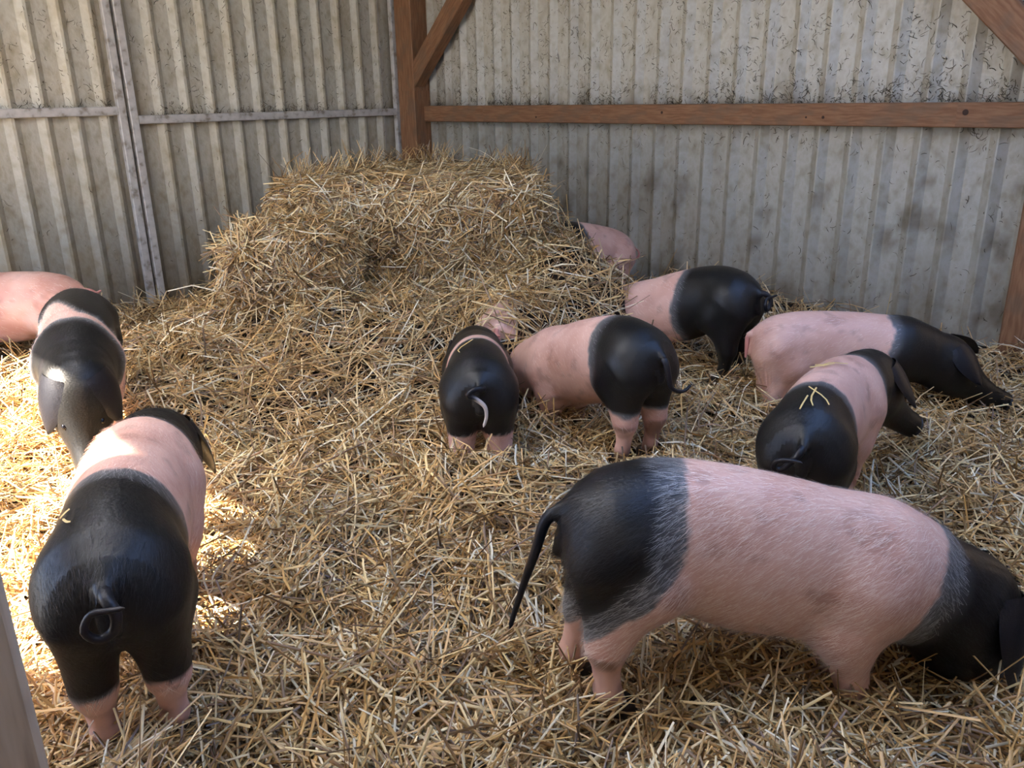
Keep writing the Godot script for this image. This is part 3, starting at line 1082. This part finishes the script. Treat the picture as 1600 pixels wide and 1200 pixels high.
# a lop ear: a cupped leaf from base along `dir`, its width across `wide`
func ear_mesh(base: Vector3, dir: Vector3, wide: Vector3, outward: Vector3, len: float, wid: float, P: Dictionary) -> ArrayMesh:
	dir = dir.normalized()
	wide = (wide - dir * wide.dot(dir)).normalized()
	var nn := dir.cross(wide)
	if nn.dot(outward) < 0: nn = -nn
	var verts := PackedVector3Array()
	var norms := PackedVector3Array()
	var idx := PackedInt32Array()
	var nu := 14
	var nv := 9
	for face in 2:
		for i in nu + 1:
			var u := float(i) / nu
			var half := wid * 0.5 * pow(sin(PI * clampf(0.20 + u * 0.80, 0, 1)), 0.7) * (1.0 - 0.3 * u)
			if i == nu: half = 0.001
			for j in nv:
				var v := lerpf(-1, 1, float(j) / (nv - 1))
				var cup := -(v * v) * 0.26 * half
				var thick := 0.0075 * sqrt(maxf(0.0, 1.0 - v * v)) * (1.0 - u * 0.65) + 0.0003
				var droop := -u * u * len * 0.24
				var p: Vector3 = base + dir * (u * len) + wide * (v * half) + nn * (cup + droop * P.ear_droop + (thick if face == 0 else -thick))
				verts.append(warp(p, P))
				norms.append(warp_n((nn if face == 0 else -nn), p, P))
	var per := (nu + 1) * nv
	for face in 2:
		for i in nu:
			for j in nv - 1:
				var a := face * per + i * nv + j
				idx.append_array([a, a + 1, a + nv + 1, a, a + nv + 1, a + nv])
	fix_winding(verts, norms, idx)
	var st := SurfaceTool.new()
	st.create_from(mesh_of(verts, norms, idx), 0)
	st.generate_normals()
	return st.commit()

func ball(c: Vector3, rx: float, ry: float, rz: float, P: Dictionary, B: Basis, nu := 12, nv := 8) -> ArrayMesh:
	var verts := PackedVector3Array()
	var norms := PackedVector3Array()
	var idx := PackedInt32Array()
	for j in nv + 1:
		var ph := PI * j / nv
		for i in nu:
			var a := TAU * i / nu
			var d := Vector3(sin(ph) * cos(a), cos(ph), sin(ph) * sin(a))
			var p := c + B * Vector3(d.x * rx, d.y * ry, d.z * rz)
			verts.append(warp(p, P))
			norms.append(warp_n((B * Vector3(d.x / rx, d.y / ry, d.z / rz)).normalized(), p, P))
	for j in nv:
		for i in nu:
			var a := j * nu + i
			var b := j * nu + (i + 1) % nu
			idx.append_array([a, b, b + nu, a, b + nu, a + nu])
	fix_winding(verts, norms, idx)
	return mesh_of(verts, norms, idx)

func painted(m: ArrayMesh, c: Color) -> ArrayMesh:
	var a := m.surface_get_arrays(0)
	var cols := PackedColorArray()
	cols.resize(a[Mesh.ARRAY_VERTEX].size())
	cols.fill(c)
	return mesh_of(a[Mesh.ARRAY_VERTEX], a[Mesh.ARRAY_NORMAL], a[Mesh.ARRAY_INDEX], PackedVector2Array(), cols)

func joined(list: Array) -> ArrayMesh:
	var st := begin()
	for m in list: st.append_from(m, 0, Transform3D())
	return st.commit()

var hair_mesh: ArrayMesh

func make_hair_mesh() -> void:
	var verts := PackedVector3Array()
	var norms := PackedVector3Array()
	var idx := PackedInt32Array()
	for i in 4:
		var s := i / 3.0
		var w := 0.5 * (1.0 - s * 0.85)
		var y := 0.16 * s - 0.10 * s * s
		verts.append_array([Vector3(s, y, -w), Vector3(s, y, w)])
		norms.append_array([Vector3.UP, Vector3.UP])
	for i in 3:
		var a := i * 2
		idx.append_array([a, a + 2, a + 3, a, a + 3, a + 1])
	hair_mesh = mesh_of(verts, norms, idx)

var pig_list: Array = []
var pig_shapes: Array = []
var pig_skins: Array = []

func pig(over: Dictionary) -> void:
	var P := {"at": Vector2.ZERO, "turn": 0.0, "scale": 1.0, "bend": 0.0, "drop": 0.0, "lie": 0.0, "pitch": -35.0, "yaw": 0.0, "head": Vector3(0.39, 0.33, 0), "front": [0.0, 0.0], "hind": [0.0, 0.0], "rear": -0.12, "rear_lean": 0.1, "rear_side": 0.0, "rear_low": 0.30, "rear_cut": 0.8, "leg_low": 0.13, "fore": 0.29, "fore_lean": 0.35, "band": 0.045, "seed": 1.0, "tail": "curl", "ear_droop": 1.0, "cell": 0.010, "hair": 5000, "hair_len": 0.022, "ears": [[0.78, -0.38, 0.46], [0.78, -0.38, 0.46]], "label": "", "y": BED + 0.01, "tip": 0.0, "dirt": 0.0}
	P.merge(over, true)
	pig_list.append(P)
	pig_shapes.append(make_shape(P))

func skin_task(i: int) -> void:
	pig_skins[i] = pig_shapes[i].skin(Vector3(-0.38, -0.02, -0.25), Vector3(0.78, 0.56, 0.25), pig_list[i].cell)

func finish_pigs() -> void:
	pig_skins.resize(pig_list.size())
	WorkerThreadPool.wait_for_group_task_completion(WorkerThreadPool.add_group_task(skin_task, pig_list.size()))
	for i in pig_list.size():
		dress_pig(pig_list[i], pig_shapes[i], pig_skins[i])
	stray(10, [[-0.20, 0.005, 1.9, 0.085, 0.1], [-0.19, 0.02, 1.35, 0.08, -0.1], [-0.23, -0.015, 2.2, 0.06, 0.0]], "forked pale straw stalk lying on the black rump of the pig behind the foreground pig")
	stray(10, [[0.06, -0.02, 0.4, 0.06, 0.2], [0.07, -0.01, 2.0, 0.05, 0.2], [0.09, 0.0, 2.7, 0.07, 0.15], [0.08, -0.03, 1.1, 0.05, 0.1]], "small bundle of straw bits across the white shoulders of the pig behind the foreground pig")
	stray(4, [[-0.16, -0.035, 1.9, 0.08, 0.3]], "bent straw stalk on the black back of the middle pig seen from behind")
	stray(7, [[-0.05, 0.06, 1.0, 0.07, 0.3], [-0.06, 0.07, 0.1, 0.04, 0.3]], "curled straw stalk on the flank of the black-rumped pig beside the ribbed wall")
	stray(1, [[-0.2, -0.05, 0.5, 0.03, 0.1], [-0.17, -0.06, 2.5, 0.02, 0.1]], "tiny straw bits on the black rump of the big pig at the left")

func dress_pig(P: Dictionary, S: Shape, res: Array) -> void:
	var rest: PackedVector3Array = res[0]
	var rn: PackedVector3Array = res[1]
	var verts := PackedVector3Array()
	var norms := PackedVector3Array()
	var cols := PackedColorArray()
	for i in rest.size():
		verts.append(warp(rest[i], P))
		norms.append(warp_n(rn[i], rest[i], P))
		cols.append(pig_color(rest[i], P, S))
	var root := thing("pig", Vector3(P.at.x, P.y, P.at.y), deg_to_rad(P.turn))
	root.scale = Vector3.ONE * P.scale
	root.rotation.z = deg_to_rad(P.tip)
	tag(root, P.label, "pig")
	put("body", mesh_of(verts, norms, res[2], PackedVector2Array(), cols), M.skin, root)
	# ears
	var black := lin(0.10, 0.103, 0.12)
	var pinkc := lin(0.80, 0.56, 0.52)
	var head_black: bool = P.fore < 0.6
	for side in [0, 1]:
		var z := -1.0 if side == 0 else 1.0
		var e: Array = P.ears[side]
		var base: Vector3 = S.ho + S.hx * 0.0 + S.hy * 0.088 + S.hz * 0.062 * z
		var dir: Vector3 = S.hx * e[0] + S.hy * e[1] + S.hz * (e[2] * z)
		var face: Vector3 = S.hx * 0.15 + S.hy * 0.6 + S.hz * (0.75 * z)
		var wide: Vector3 = face.cross(dir) * z
		put("ear", painted(ear_mesh(base, dir, wide, face, 0.165, 0.13, P), black if head_black else pinkc), M.skin, root)
	# eyes, snout disc with nostrils
	var HB := Basis(S.hx, S.hy, S.hz)
	for z in [-1.0, 1.0]:
		put("eye", ball(S.ho + S.hx * 0.126 + S.hy * 0.030 + S.hz * 0.047 * z, 0.012, 0.009, 0.008, P, HB), M.eye, root)
	var sc: Vector3 = S.ho + S.hx * 0.314 - S.hy * 0.0396
	var sn := painted(ball(sc, 0.009, 0.041, 0.042, P, HB, 16, 10), lin(0.19, 0.17, 0.18) if head_black else lin(0.75, 0.5, 0.47))
	put("snout", sn, M.skin, root)
	for z in [-1.0, 1.0]:
		put("nostril", ball(sc + S.hx * 0.006 + S.hz * 0.013 * z, 0.005, 0.008, 0.006, P, HB), M.dark, root)
	# tail
	var tp := []
	match P.tail:
		"hang": tp = [Vector3(-0.315, 0.378, 0), Vector3(-0.345, 0.36, 0), Vector3(-0.365, 0.30, 0.004), Vector3(-0.385, 0.235, 0.0), Vector3(-0.402, 0.18, 0.002), Vector3(-0.412, 0.145, 0.004)]
		"curl": tp = [Vector3(-0.315, 0.376, 0), Vector3(-0.345, 0.375, 0.004), Vector3(-0.362, 0.352, 0.016), Vector3(-0.362, 0.325, 0.008), Vector3(-0.364, 0.318, -0.014), Vector3(-0.366, 0.338, -0.030), Vector3(-0.362, 0.362, -0.018), Vector3(-0.372, 0.368, 0.010), Vector3(-0.380, 0.372, 0.032)]
		"hook": tp = [Vector3(-0.315, 0.374, 0), Vector3(-0.34, 0.36, 0.0), Vector3(-0.352, 0.32, 0.004), Vector3(-0.356, 0.285, 0.012), Vector3(-0.362, 0.268, 0.036), Vector3(-0.366, 0.268, 0.062), Vector3(-0.364, 0.282, 0.085)]
		"side": tp = [Vector3(-0.315, 0.374, 0), Vector3(-0.345, 0.365, -0.008), Vector3(-0.356, 0.335, -0.03), Vector3(-0.358, 0.318, -0.05), Vector3(-0.365, 0.325, -0.066), Vector3(-0.37, 0.345, -0.06), Vector3(-0.372, 0.352, -0.03), Vector3(-0.375, 0.35, 0.0)]
		"tucked": tp = [Vector3(-0.315, 0.376, 0), Vector3(-0.333, 0.365, 0), Vector3(-0.337, 0.32, 0.004), Vector3(-0.338, 0.28, 0.008)]
		"up": tp = [Vector3(-0.315, 0.374, 0), Vector3(-0.345, 0.38, 0.01), Vector3(-0.362, 0.385, -0.012), Vector3(-0.366, 0.37, -0.035), Vector3(-0.362, 0.355, -0.012), Vector3(-0.362, 0.33, 0.014), Vector3(-0.358, 0.295, 0.018), Vector3(-0.355, 0.262, 0.008)]
	var tm := painted(tube(tp, 0.0125, 0.0042, P), black if P.rear > -0.4 else pinkc)
	if P.tail == "up":      # this one's tail is pale towards the end
		var ta := tm.surface_get_arrays(0)
		for i in ta[Mesh.ARRAY_COLOR].size():
			ta[Mesh.ARRAY_COLOR][i] = black.lerp(lin(0.80, 0.76, 0.74), smoothstep(14.0, 19.0, i / 10.0))
		tm = mesh_of(ta[Mesh.ARRAY_VERTEX], ta[Mesh.ARRAY_NORMAL], ta[Mesh.ARRAY_INDEX], PackedVector2Array(), ta[Mesh.ARRAY_COLOR])
	put("tail", tm, M.skin, root)
	# cloven hooves
	for z in [-1.0, 1.0]:
		for k in [[0.196 + P.front[0 if z < 0 else 1], 0.055], [-0.206 + P.hind[0 if z < 0 else 1], 0.058]]:
			var toes := []
			for q in [-1.0, 1.0]:
				toes.append(ball(Vector3(k[0] + 0.012, 0.010, k[1] * z + q * 0.0115), 0.026, 0.022, 0.0115, P, Basis(Vector3.BACK, -0.25) if true else Basis()))
			put("hoof", joined(toes), M.hoof, root)
	# bristles
	if WITH_HAIR and P.hair > 0:
		if hair_mesh == null: make_hair_mesh()
		var rr := RandomNumberGenerator.new()
		rr.seed = int(P.seed * 100)
		var buf := PackedFloat32Array()
		var cnt := 0
		for i in int(P.hair):
			var k := rr.randi() % rest.size()
			var p := rest[k]
			if p.y < 0.14: continue
			var n := rn[k]
			var fl := Vector3(-0.8, -0.45 if absf(n.y) < 0.85 else 0.0, 0)
			if p.x > 0.32: fl = -S.hx * 0.9 + Vector3(-0.2, 0, 0)
			fl += Vector3(rr.randfn(0, 0.18), rr.randfn(0, 0.18), rr.randfn(0, 0.18))
			var t := (fl - n * fl.dot(n)).normalized()
			t = warp_n((t + n * 0.12).normalized(), p, P)
			var nn := norms[k]
			var zz := t.cross(nn).normalized()
			nn = zz.cross(t).normalized()
			var len: float = P.hair_len * rr.randf_range(0.55, 1.35)
			var wid := rr.randf_range(0.0004, 0.0008)
			var o := verts[k] + Vector3(rr.randf_range(-0.004, 0.004), rr.randf_range(-0.003, 0.003), rr.randf_range(-0.004, 0.004)) - nn * 0.0005
			var c := cols[k]
			if c.r > 0.3: c = lin(0.97, 0.90, 0.86)
			elif c.r > 0.045: c = lin(0.66, 0.67, 0.68)
			else: c = lin(0.12, 0.125, 0.15)
			var x := t * len
			var y := nn * len
			zz = zz * wid
			buf.append_array([x.x, y.x, zz.x, o.x, x.y, y.y, zz.y, o.y, x.z, y.z, zz.z, o.z, c.r, c.g, c.b, 1.0])
			cnt += 1
		var mm := MultiMesh.new()
		mm.transform_format = MultiMesh.TRANSFORM_3D
		mm.use_colors = true
		mm.mesh = hair_mesh
		mm.instance_count = cnt
		mm.buffer = buf
		var ho := MultiMeshInstance3D.new()
		ho.name = "bristles"
		ho.multimesh = mm
		ho.material_override = M.hair
		ho.set_meta("kind", "stuff")
		root.add_child(ho, true)
	# keep loose straw out of the body
	var X := root.transform
	keep_out.append([X * warp(Vector3(-0.2, 0.32, 0), P), X * warp(Vector3(0.2, 0.31, 0), P), 0.125 * P.scale])
	keep_out.append([X * warp(Vector3(0.2, 0.31, 0), P), X * warp(S.ho, P), 0.09 * P.scale])
	keep_out.append([X * warp(S.ho, P), X * warp(S.ho + S.hx * 0.2, P), 0.055 * P.scale])

# a stalk or two of straw lying on a pig's back: [along the pig, across it, turn, length, bend]
func stray(who: int, list: Array, label: String) -> void:
	var P: Dictionary = pig_list[who]
	var res: Array = pig_skins[who]
	var X := Transform3D(Basis(Vector3.UP, deg_to_rad(P.turn)) * Basis(Vector3.BACK, deg_to_rad(P.tip)), Vector3(P.at.x, P.y, P.at.y)) * Transform3D(Basis.from_scale(Vector3.ONE * P.scale), Vector3.ZERO)
	var s := Stalks.new()
	var origin := Vector3.ZERO
	for k in list:
		var best := 9.0
		var at := 0
		for i in res[0].size():
			var p: Vector3 = res[0][i]
			if res[1][i].y < 0.1 or p.y < 0.25: continue
			var d := Vector2(p.x - k[0], p.z - k[1]).length()
			if d < best:
				best = d
				at = i
		var q := X * warp(res[0][at], P)
		var n := (X.basis * warp_n(res[1][at], res[0][at], P)).normalized()
		if origin == Vector3.ZERO: origin = q
		var t := Vector3(cos(k[2]), 0, sin(k[2]))
		t = (t - n * t.dot(n)).normalized()
		s.add(q - origin + n * 0.004, t, t.cross(n), n, k[3], 0.0042, k[4], 0.02, 0.15, 4, lin(0.87, 0.76, 0.50), 0.0)
	var o := put("straw_stalk", mesh_of(s.V, s.N, s.I, PackedVector2Array(), s.K), M.straw)
	o.position = origin
	tag(o, label, "straw")

func heading(dx: float, dz: float) -> float:
	return rad_to_deg(atan2(-dz, dx))

func build_pigs() -> void:
	# the near pig on the right, side on, nose down
	pig({"at": Vector2(0.40, -1.29), "turn": heading(1, -0.04), "drop": 0.085, "pitch": -60.0, "head": Vector3(0.40, 0.25, 0), "rear": -0.125, "rear_lean": 0.1, "tail": "hang", "seed": 3.0, "cell": 0.0075, "hair": 50000, "hair_len": 0.024, "front": [0.03, 0.03], "hind": [-0.07, -0.02], "leg_low": 0.10, "rear_low": 0.33, "rear_cut": 0.8, "band": 0.07, "fore": 0.31, "fore_lean": 0.5,
		"label": "pink pig with black head and rump rooting nose-down in the right foreground"})
	# left foreground, seen from behind
	pig({"at": Vector2(-0.715, -1.37), "turn": heading(-0.29, -0.95), "scale": 0.96, "bend": 0.2, "pitch": -50.0, "head": Vector3(0.40, 0.31, 0), "rear": -0.03, "rear_lean": -0.2, "fore": 0.27, "fore_lean": 0.1, "tail": "curl", "seed": 11.0, "cell": 0.0075, "hair": 30000, "leg_low": 0.15, "rear_cut": 0.2,
		"label": "big pig seen from behind at the left, black rump and white shoulders, curled tail"})
	# left, facing the viewer
	pig({"at": Vector2(-1.40, -2.60), "turn": heading(0.42, 0.9), "pitch": -52.0, "head": Vector3(0.39, 0.29, 0), "rear": 0.12, "rear_lean": 0.0, "rear_side": -2.5, "fore": 0.225, "fore_lean": 0.0, "seed": 17.0, "hair": 9000, "rear_cut": 1.0, "ears": [[0.85, -0.55, 0.4], [0.85, -0.55, 0.4]],
		"label": "black-backed pig facing the viewer with a thin white shoulder band, head lowered"})
	# far left, only its pink side
	pig({"at": Vector2(-2.15, -3.50), "turn": heading(-1, 0.05), "lie": -0.09, "dirt": 0.35, "rear": -0.9, "fore": 0.9, "seed": 23.0, "hair": 3000,
		"label": "plain pink pig lying at the left edge, soil smudges on its back"})
	# middle, from behind
	pig({"at": Vector2(-0.105, -2.46), "turn": heading(-0.05, -1), "scale": 0.92, "drop": 0.06, "y": BED - 0.045, "pitch": -62.0, "yaw": -30.0, "rear": -0.05, "rear_lean": 0.0, "rear_cut": 0.6, "leg_low": 0.205, "fore": 0.10, "fore_lean": -0.5, "tail": "up", "seed": 29.0, "hair": 7000,
		"label": "black-backed pig seen from behind in the middle with a thin white band, tail tip pale"})
	pig({"at": Vector2(0.02, -3.17), "turn": heading(0.25, -0.95), "scale": 0.88, "drop": 0.1, "y": BED - 0.07, "pitch": -50.0, "rear": -0.9, "seed": 31.0, "hair": 2500,
		"label": "pale pink pig mostly hidden behind the black-backed pig in the middle"})
	pig({"at": Vector2(0.265, -2.49), "turn": heading(-0.52, -0.86), "scale": 0.94, "drop": 0.12, "pitch": -72.0, "head": Vector3(0.37, 0.28, 0), "rear": -0.10, "rear_cut": 0.1, "leg_low": 0.19, "fore": 0.9, "tail": "hook", "seed": 37.0, "hair": 7000,
		"label": "pink pig with black rump and hooked tail, head buried in the straw heap"})
	pig({"at": Vector2(0.69, -3.18), "turn": heading(-0.70, -0.7), "scale": 0.95, "drop": 0.12, "pitch": -50.0, "rear": 0.0, "rear_cut": 0.0, "leg_low": -1.0, "tail": "curl", "seed": 41.0, "hair": 6000,
		"label": "pig with whole black hindquarters and pink front beside the ribbed wall"})
	pig({"at": Vector2(0.34, -4.2), "turn": heading(-0.8, 0.45), "scale": 0.86, "y": BED + 0.05, "pitch": -40.0, "tip": 14.0, "rear": -0.9, "fore": 0.06, "seed": 43.0, "hair": 2500,
		"label": "pink pig with a dark patch, far back between bale and wall, half hidden by straw"})
	pig({"at": Vector2(1.13, -2.78), "turn": heading(1, 0.10), "scale": 0.9, "pitch": -25.0, "head": Vector3(0.395, 0.275, 0), "rear": -0.9, "fore": 0.15, "fore_lean": 0.25, "seed": 47.0, "hair": 7000, "lie": -0.10, "tail": "tucked", "ears": [[1.0, 0.12, 0.45], [0.82, -0.40, 0.42]],
		"label": "pig with pink back and black head facing right, lop ears over its eyes"})
	pig({"at": Vector2(0.77, -1.935), "turn": heading(0.53, -0.83), "scale": 0.89, "bend": 0.6, "pitch": -30.0, "yaw": 15.0, "y": BED - 0.01, "rear": -0.06, "rear_lean": -0.2, "fore": 0.25, "tail": "side", "seed": 53.0, "hair": 9000, "leg_low": 0.13,
		"label": "pig seen from behind with bits of straw on its black rump, white shoulder"})
